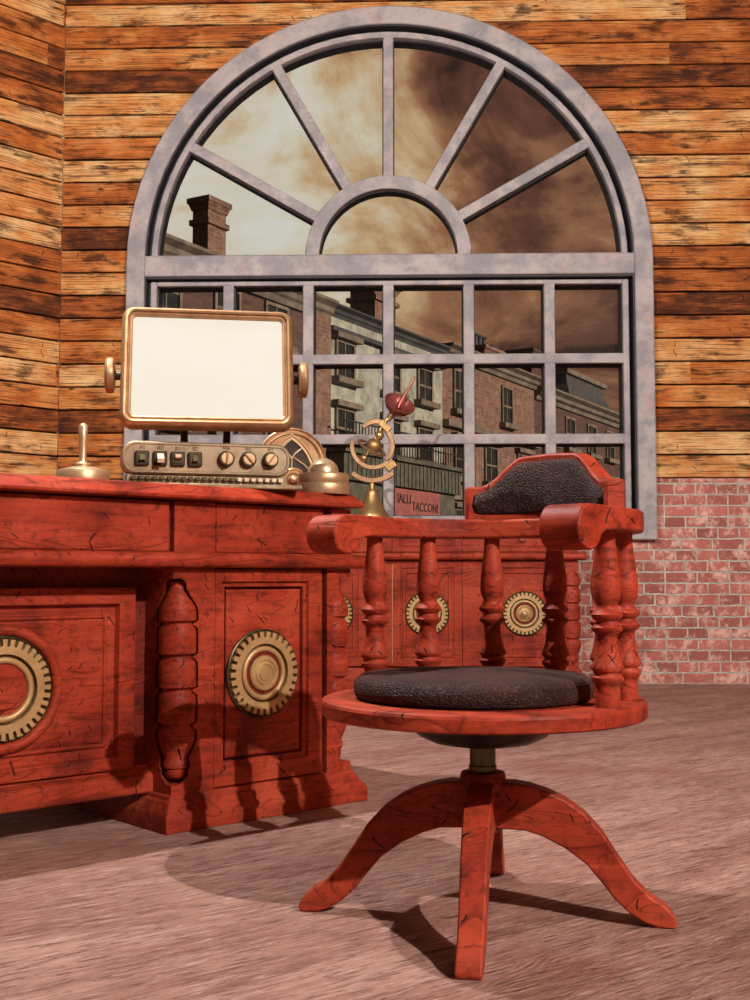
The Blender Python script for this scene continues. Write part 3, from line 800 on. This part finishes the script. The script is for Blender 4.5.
b.build('bezel', M['bronze'], hd, smooth=35)
b = MB(); b.loft([[(x, y, z) for x, z in rrect(-w_, w_, -h_, h_, .02, 4)] for y, w_, h_ in ((.02, W_-.02, H_-.02), (.045, W_-.03, H_-.03), (.075, W_-.07, H_-.06))]); b.build('rear_shell', M['darkmetal'], hd, smooth=35)
b = MB(); b.loft([[(x, y, z) for x, z in rrect(-W_+.027, W_-.027, -H_+.027, H_-.027, .010, 4)] for y in (.009, .003)]); b.build('screen', M['screen'], hd, smooth=0)
for sx in (-1, 1):
    b = MB(); b.lathe([(0, 0), (.012, 0), (.012, .016), (.016, .018), (.016, .022), (0, .022)] , seg=24, axis='x')
    o = b.build('pivot_pin', M['darkmetal'], hd); o.location = (sx*W_, .018, -.024); o.rotation_euler = (0, 0, 0 if sx > 0 else PI)
    b = MB(); b.lathe([(0, .018), (.040, .018), (.047, .021), (.049, .026), (.049, .036), (.046, .041), (.038, .043), (.034, .039), (.012, .039), (0, .042)], seg=40, axis='x')
    o = b.build('pivot_wheel', M['bronze'], hd, smooth=30); o.location = (sx*W_, .018, -.024); o.rotation_euler = (0, 0, 0 if sx > 0 else PI)
for sx in (-.06, .06):
    b = MB(); b.tube([(sx, .055, 0), (sx, .05, .12), (sx, .0, .22), (sx, -.045, .30)], .011, 12); b.build('support_post', M['darkmetal'], mon)
b = MB(); b.box(-.11, .11, .01, .13, 0, .012); b.build('foot_plate', M['darkmetal'], mon, bevel=.003, smooth=0)

# tracery wheel to the right of the console
wh = empty('tracery_wheel', (-.251, 3.474, TOP), R(10)); tag(wh, 'bronze wheel with pointed gothic tracery standing between the console and the brass bell', 'desk ornament')
R1 = .105
b = MB(); b.lathe([(0, .012), (R1, .012), (R1, -.004), (R1-.004, -.008), (R1-.008, -.004), (R1-.014, -.004), (R1-.018, -.009), (R1-.022, -.004), (0, -.004)], (0, 0, R1), 64, 'y'); b.build('rim_disc', M['bronze'], wh, smooth=30)
def gothic(w_, h0, h1, n=14):
    """pointed arch outline: half width w_, springing h0, apex h1"""
    L_ = [(-w_+w_*(1-math.cos(R(62*i/n)))/(1-math.cos(R(62))), h0+(h1-h0)*math.sin(R(62*i/n))/math.sin(R(62))) for i in range(n+1)]
    return L_ + [(-x, z) for x, z in reversed(L_[:-1])]
for i, (w_, h1, y_) in enumerate(((.080, .192, -.012), (.071, .182, -.010))):
    b = MB(); b.band(gothic(w_, .05, h1), gothic(w_-.006, .05, h1-.008), y_, -.002); b.build('arch_rib', M['pale_brass'] if i else M['bronze'], wh, smooth=30)
b = MB(); b.prism(gothic(.064, .045, .172), -.0055, -.003); b.build('dark_lancet', M['darkmetal'], wh, smooth=0)
b = MB()
b.tube([(0, -.007, .05), (0, -.007, .118)], .0028, 8)
for sg in (-1, 1): b.tube([(0, -.007, .116), (sg*.010, -.007, .132), (sg*.029, -.007, .147)], .0024, 8); b.tube([(sg*.060, -.007, .075), (sg*.036, -.007, .10), (sg*.006, -.007, .120)], .0024, 8)
b.build('tracery', M['pale_brass'], wh)
b = MB(); b.lathe([(0, 0), (.036, 0), (.036, -.012), (.032, -.016), (.028, -.012), (.022, -.012), (.020, -.016), (.016, -.010), (0, -.010)], (.004, -.010, .052), 36, 'y'); b.build('hub_disc', M['bronze'], wh, smooth=30)
b = MB(); b.sphere((.004, -.028, .052), .0115); b.build('hub_pin', M['pale_brass'], wh)
b = MB(); b.box(-.05, .05, -.03, .03, 0, .012); b.build('foot', M['bronze'], wh, bevel=.003)

# orrery on the cabinet
orr = empty('brass_orrery', (-.017, 6.45, .946), 0); tag(orr, 'brass orrery with broken rings and a copper dish, standing on the cabinet before the window', 'orrery')
U = .00556   # metres per unit below
def ux(px): return (px-372)*U
def uz(py): return (519-py)*U+.0165
b = MB(); b.lathe([(0, 0), (17*U, 0), (17*U, 5*U), (16*U, 8*U), (13.5*U, 12*U), (10.5*U, 17*U), (8*U, 22*U), (6.8*U, 27*U), (5.6*U, 31*U), (6*U, 32*U), (3.2*U, 33*U), (3.0*U, 38*U), (2.6*U, 43*U), (0, 43*U)], seg=40)
b.build('pedestal_foot', M['brass'], orr)
def seg_ring(name, cpx, cpy, r, w_, a0, a1, dep, mat=M['brass']):
    b = MB(); n = 40
    cx_, cz_ = ux(cpx), uz(cpy)
    b.band(arc(cx_, cz_, (r+w_/2)*U, a0, a1, n), arc(cx_, cz_, (r-w_/2)*U, a0, a1, n), -dep/2*U, dep/2*U)
    return b.build(name, mat, orr, bevel=.003, smooth=30)
seg_ring('outer_arc', 372.5, 448.5, 32, 5, 230, 310, 8, M['bronze'])
seg_ring('lower_ring_arc', 373.5, 446, 21.5, 4.5, 163, 325, 7, M['bronze'])
seg_ring('upper_ring_arc', 370, 445, 22.5, 5, 316, 405, 7, M['bronze'])
seg_ring('crown_arc', 376, 438, 17.0, 5, 62, 140, 7, M['bronze'])
def block(cpx, cpy, w_, h_, ang, dep=9):
    b = MB(); b.box(-w_/2*U, w_/2*U, -dep/2*U, dep/2*U, -h_/2*U, h_/2*U)
    o = b.build('clamp_block', M['brass'], orr, bevel=.004, smooth=0); o.location = (ux(cpx), 0, uz(cpy)); o.rotation_euler = (0, R(ang), 0)
block(391, 466, 7, 11, 55); block(385, 426, 7, 13, -48)
b = MB(); b.tube([(ux(362), 0, uz(462)), (ux(384), 0, uz(423)), (ux(391), 0, uz(414))], 2.0*U, 12); b.build('axis_rod', M['brass'], orr)
b = MB(); b.sphere((ux(374), 0, uz(445.5)), 8*U); b.build('large_globe', M['brass'], orr)
b = MB(); b.sphere((ux(379.5), 0, uz(435)), 4.6*U, sc=(1, 1, 1.1)); b.build('small_globe', M['brass'], orr)
b = MB(); b.sphere((ux(364), 0, uz(458)), 4.2*U); b.build('small_globe', M['brass'], orr)
b = MB(); tilt = Matrix.Rotation(R(30), 3, 'Y') @ Matrix.Rotation(R(18), 3, 'X')
b.torus((ux(371.5), 0, uz(447.5)), 14.5*U, 1.3*U, 56, 8, 'z', X=tilt, sq=(1.3, 1)); b.build('tilted_ring', M['brass'], orr)
b = MB(); b.sphere((ux(395), 0, uz(458)), 2.6*U); b.build('small_globe', M['darkmetal'], orr)
# copper dish: bowl opening up and to the right
dish_rot = Matrix.Rotation(R(28), 4, 'Y')
b = MB(); b.X = Matrix.Translation((ux(397), 0, uz(408.5))) @ dish_rot @ Matrix.Rotation(R(38), 4, 'X')
out = [(2.5, -7), (3, -5.5), (8, -3), (12.5, 1.0), (15.5, 5.5), (16.5, 8)]
inn = [(15.0, 8), (14, 6), (11, 2.5), (7, 0), (0, -1.2)]
b.lathe([(0, -7*U)]+[(r*U, z*U) for r, z in out]+[(r*U, z*U) for r, z in inn], seg=40); b.build('dish', M['copper'], orr, smooth=35)
b = MB(); b.tube([(ux(398.5), 0, uz(407)), (ux(402), 0, uz(399)), (ux(416), 0, uz(375))], [2.2*U, 1.7*U, .9*U], 12); b.build('antenna', M['copper'], orr)
b = MB(); b.tube([(ux(388), 0, uz(420)), (ux(390.5), 0, uz(416)), (ux(394), 0, uz(410))], [2.2*U, 3.2*U, 3.6*U], 14); b.build('dish_neck', M['bronze'], orr)

# ------------------------------------------------------------------ street outside
b = MB(); b.box(-60, 90, 7.95, 130, -.4, -.02); tag(b.build('street', M['street'], smooth=0), kind='structure')
QX, QY = .517, 40.
RS = R(60.3)
def building(name, label, s0, s1, depth, h, wallm):
    r = empty(name, (QX+s0*math.cos(RS), QY+s0*math.sin(RS), 0), RS)
    tag(r, label, 'building', None)
    b = MB(); b.box(0, s1-s0, 0, depth, -.02, h); b.build('wall', wallm, r, smooth=0)
    return r
def window_far(r, x, z0, z1, w, trim, lintel=True, y=0):
    f = MB()
    f.box(x-w/2-.1, x-w/2, y-.09, y+.05, z0, z1); f.box(x+w/2, x+w/2+.1, y-.09, y+.05, z0, z1); f.box(x-w/2-.1, x+w/2+.1, y-.09, y+.05, z1, z1+.1)
    f.box(x-w/2, x+w/2, y-.05, y+.05, (z0+z1)/2-.04, (z0+z1)/2+.04); f.box(x-.025, x+.025, y-.05, y+.05, z0, z1)
    f.box(x-w/2-.28, x+w/2+.28, y-.3, y+.02, z0-.2, z0)
    if lintel: f.box(x-w/2-.3, x+w/2+.3, y-.28, y+.02, z1+.1, z1+.28)
    o = f.build('window', trim, r, smooth=0)
    p = MB(); p.box(x-w/2, x+w/2, y-.03, y+.02, z0, z1); p.build('pane', M['pane_far'], o, smooth=0)
def cornice(r, x0, x1, z, trim, out=.5, h=.7):
    c = MB(); prof = [(.2, z-h), (-.12, z-h), (-.16, z-h*.72), (-out*.55, z-h*.6), (-out*.6, z-h*.35), (-out, z-h*.15), (-out, z), (.2, z)]
    c.loft([[(x, y, q) for y, q in prof] for x in (x0, x1)]); c.build('cornice', trim, r, smooth=0)
def chimney(r, x, y, w, z0, z1, mat, pots=0):
    e = .05+.09*w
    c = MB(); c.box(x-w/2, x+w/2, y-w/3, y+w/3, z0, z1-.32); c.box(x-w/2-e*.6, x+w/2+e*.6, y-w/3-e*.6, y+w/3+e*.6, z1-.75, z1-.6)
    c.box(x-w/2-e*.2, x+w/2+e*.2, y-w/3-e*.2, y+w/3+e*.2, z1-.34, z1-.14, (-e*.6, e*.6, -e*.6, e*.6)); c.box(x-w/2-e, x+w/2+e, y-w/3-e, y+w/3+e, z1-.14, z1)
    o = c.build('chimney', mat, r, smooth=0)
    for i in range(pots):
        p = MB(); px_ = x+(i-(pots-1)/2)*.42; p.lathe([(0, z1), (.15, z1), (.12, z1+.1), (.11, z1+.5), (.16, z1+.54), (.16, z1+.62), (.1, z1+.62), (0, z1+.5)], (px_, y, 0), 14); p.build('chimney_pot', M['slate'], o)

B = building('plaster_townhouse', 'grey peeling plaster townhouse with dark cornice and shop sign, seen through the window', -4.07, 4.1, 9, 8.9, M['plaster'])
cornice(B, -.0, 8.17, 9.3, M['slate'], .4, .38)
b = MB(); b.box(0, 8.17, -.12, .02, 8.62, 8.93); b.build('frieze', M['plaster'], B, smooth=0)
b = MB(); b.box(0, 8.17, -.22, .02, 8.48, 8.62); b.build('lower_moulding', M['slate'], B, smooth=0)
for x in (1.0, 4.15, 6.65):
    window_far(B, x, 7.05, 8.2, 1.0, M['stone_far']); window_far(B, x, 4.85, 6.0, 1.0, M['stone_far'])
b = MB(); b.loft([[(x, y, z) for y, z in ((-.3, 9.3), (4.5, 9.9), (9.2, 9.3))] for x in (0, 8.17)]); b.build('roof', M['slate'], B, smooth=0)
chimney(B, 4.3, .8, 1.5, 9.2, 11.0, M['brick_far'])
b = MB(); b.box(-.2, 8.3, -.7, .02, 3.7, 4.55); b.box(-.3, 8.4, -.85, .02, 4.55, 4.68); 
for i in range(30): b.box(-.2+i*.285, -.16+i*.285, -.73, -.69, 3.7, 4.55)
b.build('shop_fascia', M['board_far'], B, smooth=0)
b = MB()
for i in range(44): b.box(-.2+i*.2, -.17+i*.2, -.82, -.79, 4.68, 5.5)
b.box(-.2, 8.45, -.83, -.78, 5.5, 5.55); b.box(-.2, 8.45, -.83, -.78, 5.1, 5.13)
b.build('balcony_railing', M['ironrail'], B, smooth=0)
b = MB(); b.box(2.9, 6.35, -.78, -.70, 2.7, 3.62); sg = b.build('shop_sign', M['sign_red'], B, smooth=0)
text('lettering', 'IALLI', .46, M['ink'], sg, (3.65, -.79, 3.14), sx=1.0, ext=.01)
text('lettering', 'TACCONI', .44, M['ink'], sg, (5.2, -.79, 2.92), sx=1.0, ext=.01)
b = MB(); b.box(0, 4, -.4, .02, 0, 2.7); b.box(5, 8.17, -.4, .02, 0, .7); b.box(0, 8.17, -.5, .02, 2.6, 3.7); b.build('shop_front', M['board_far'], B, smooth=0)

A = building('corner_brick_house', 'shaded brick house with a tall chimney, left of the plaster townhouse through the window', -30, -4.07, 9, 9.0, M['brick_shaded'])
cornice(A, 0, 25.9, 9.35, M['stone_far'], .45, .6)
b = MB(); b.box(25.0, 25.9, -.14, .3, 0, 9.45); b.build('end_pier', M['brick_far'], A, smooth=0)
b = MB(); b.box(0, 24.8, -.6, .02, 7.0, 7.25); b.build('string_course', M['stone_far'], A, smooth=0)
chimney(A, 20.2, .3, .8, 9.2, 11.05, M['brick_far'])
for x in (3, 6, 9, 12, 15, 18, 20.6, 23):
    window_far(A, x, 7.5, 8.6, 1.0, M['stone_far'], False); window_far(A, x, 4.6, 6.3, 1.0, M['stone_far']); window_far(A, x, 1.4, 3.3, 1.1, M['stone_far'])

C_ = building('brick_townhouse', 'reddish brick townhouse with two potted chimneys, right of the plaster townhouse outside', 4.1, 13.35, 9, 9.2, M['brick_far'])
cornice(C_, 0, 9.25, 9.5, M['stone_far'], .5, .5)
b = MB(); b.box(0, 9.25, -.28, .02, 6.35, 6.6); b.box(0, 9.25, -.2, .02, 3.6, 3.9); b.build('string_course', M['stone_far'], C_, smooth=0)
for x in (1.45, 6.1):
    window_far(C_, x, 7.1, 8.6, .95, M['stone_far'], False)
for x in (1.6, 4.4, 7.8): window_far(C_, x, 4.5, 5.9, 1.1, M['stone_far']); window_far(C_, x, 1.3, 3.2, 1.2, M['stone_far'])
chimney(C_, 5.6, 1.0, 1.7, 9.2, 10.3, M['brick_far'], 3); chimney(C_, 8.0, 1.4, 1.3, 9.2, 10.3, M['brick_far'], 2)

Dh = building('mansard_house', 'dark house with a mansard tower, last building to the right in the street', 13.35, 30, 9, 9.0, M['brick_shaded'])
cornice(Dh, 0, 16.6, 9.2, M['stone_far'], .6, .6)
for x in (1.8, 4.5, 7.6, 10.5, 13.5): window_far(Dh, x, 6.8, 8.2, 1.1, M['stone_far'], False); window_far(Dh, x, 4, 5.6, 1.1, M['stone_far'])
b = MB(); b.loft([[(5+i, -.1+j, z), (12.5-i, -.1+j, z), (12.5-i, 7-j, z), (5+i, 7-j, z)] for i, j, z in ((0, 0, 9.2), (.5, .4, 9.5), (.9, .7, 10.2), (1.0, .8, 10.8))]); b.build('mansard_roof', M['slate'], Dh, smooth=0)
b = MB(); b.box(5.7, 11.8, .5, 6.5, 10.75, 10.98); b.build('roof_cap', M['stone_far'], Dh, smooth=0)
chimney(Dh, 2.2, 1.2, 1.6, 9, 11.2, M['brick_shaded'])

# ------------------------------------------------------------------ sky and light
w = D.worlds.new('storm_sky'); SC.world = w; w.use_nodes = True
nt = w.node_tree; nt.nodes.clear()
class WN(NT):
    def __init__(s):
        s.t = nt
s = WN()
tc = s.n('ShaderNodeTexCoord'); V = tc.outputs['Generated']; s.tc = tc
n1 = s.noise(s.mapping((1, 1, 1.5), src=V), 5.2, 8, .62, .9)
n2 = s.noise(s.mapping((1, 1, 1.5), loc=(3, 1, 2), src=V), 14, 8, .6, .5)
cl = s.math('ADD', s.math('MULTIPLY', n1, .72), s.math('MULTIPLY', n2, .28))
bd = Vector((-.115, 1, .30)).normalized()
dp = s.vm('DOT_PRODUCT', V, tuple(bd))
glow = s.rng(dp, .974, .9985, 0, 1)
lev = s.math('ADD', s.math('MULTIPLY', s.math('SUBTRACT', cl, .5), 2.3), s.math('ADD', s.math('MULTIPLY', glow, .56), .19))
front = s.ramp(lev, [(.0, lin(52, 36, 32)), (.2, lin(104, 68, 54)), (.4, lin(152, 108, 78)), (.6, lin(198, 168, 128)), (.78, lin(212, 204, 182)), (1., lin(216, 216, 208))])
sy = s.sep(V)[1]
back = s.mix(s.rng(s.sep(V)[2], -.2, .9), (.055, .046, .042), (.115, .10, .09))
col = s.mix(s.rng(sy, .15, .6), back, front)
bg = s.n('ShaderNodeBackground'); s.link(col, bg.inputs[0]); bg.inputs[1].default_value = 1.0
wo = s.n('ShaderNodeOutputWorld'); s.link(bg.outputs[0], wo.inputs[0])

kl = D.lights.new('high_lamp_behind_viewer', 'POINT'); kl.energy = 1850; kl.shadow_soft_size = .03; kl.color = (1, .97, .93)  # unseen point light set high, behind and right of the camera
ko = D.objects.new('high_lamp_behind_viewer', kl); COL.objects.link(ko); ko.location = (3.2, -1.78, 4.02)
b = MB(); b.box(-6.5, 3.65, -3.6, 7.3, 4.97, 5.1); tag(b.build('added_ceiling', M['core'], smooth=0), kind='structure')  # unseen ceiling, added to keep sky light out of the room
b = MB(); b.box(3.4, 3.65, -3.2, 6.85, 0, 4.97); tag(b.build('added_wall_right', M['planks'], smooth=0), kind='structure')  # unseen wall, added to block the outdoor sun
sn = D.lights.new('street_fill_sun', 'SUN'); sn.energy = 4.2; sn.angle = R(2); sn.color = (1, .9, .78)  # sun lamp added to brighten the house fronts outside
so = D.objects.new('street_fill_sun', sn); COL.objects.link(so); so.location = (20, 10, 12); so.rotation_euler = Vector((-.85, .45, -.25)).to_track_quat('-Z', 'Y').to_euler()
pl = D.lights.new('ceiling_lamp', 'POINT'); pl.energy = 400; pl.shadow_soft_size = .025; pl.color = (1, .98, .96)
po = D.objects.new('ceiling_lamp', pl); COL.objects.link(po); po.location = (-.95, 2.95, 2.9)

cam = D.cameras.new('camera'); co = D.objects.new('camera', cam); COL.objects.link(co)
co.location = (0, 0, .64); co.rotation_euler = (R(90)+math.atan(77/1160), 0, 0)
cam.sensor_fit = 'VERTICAL'; cam.sensor_height = 36; cam.sensor_width = 27; cam.lens = 1160/1000*36; cam.clip_end = 500
SC.camera = co
SC.view_settings.view_transform = 'Standard'; SC.view_settings.look = 'None'; SC.view_settings.gamma = 1; SC.view_settings.exposure = 0
SC.view_settings.use_curve_mapping = False
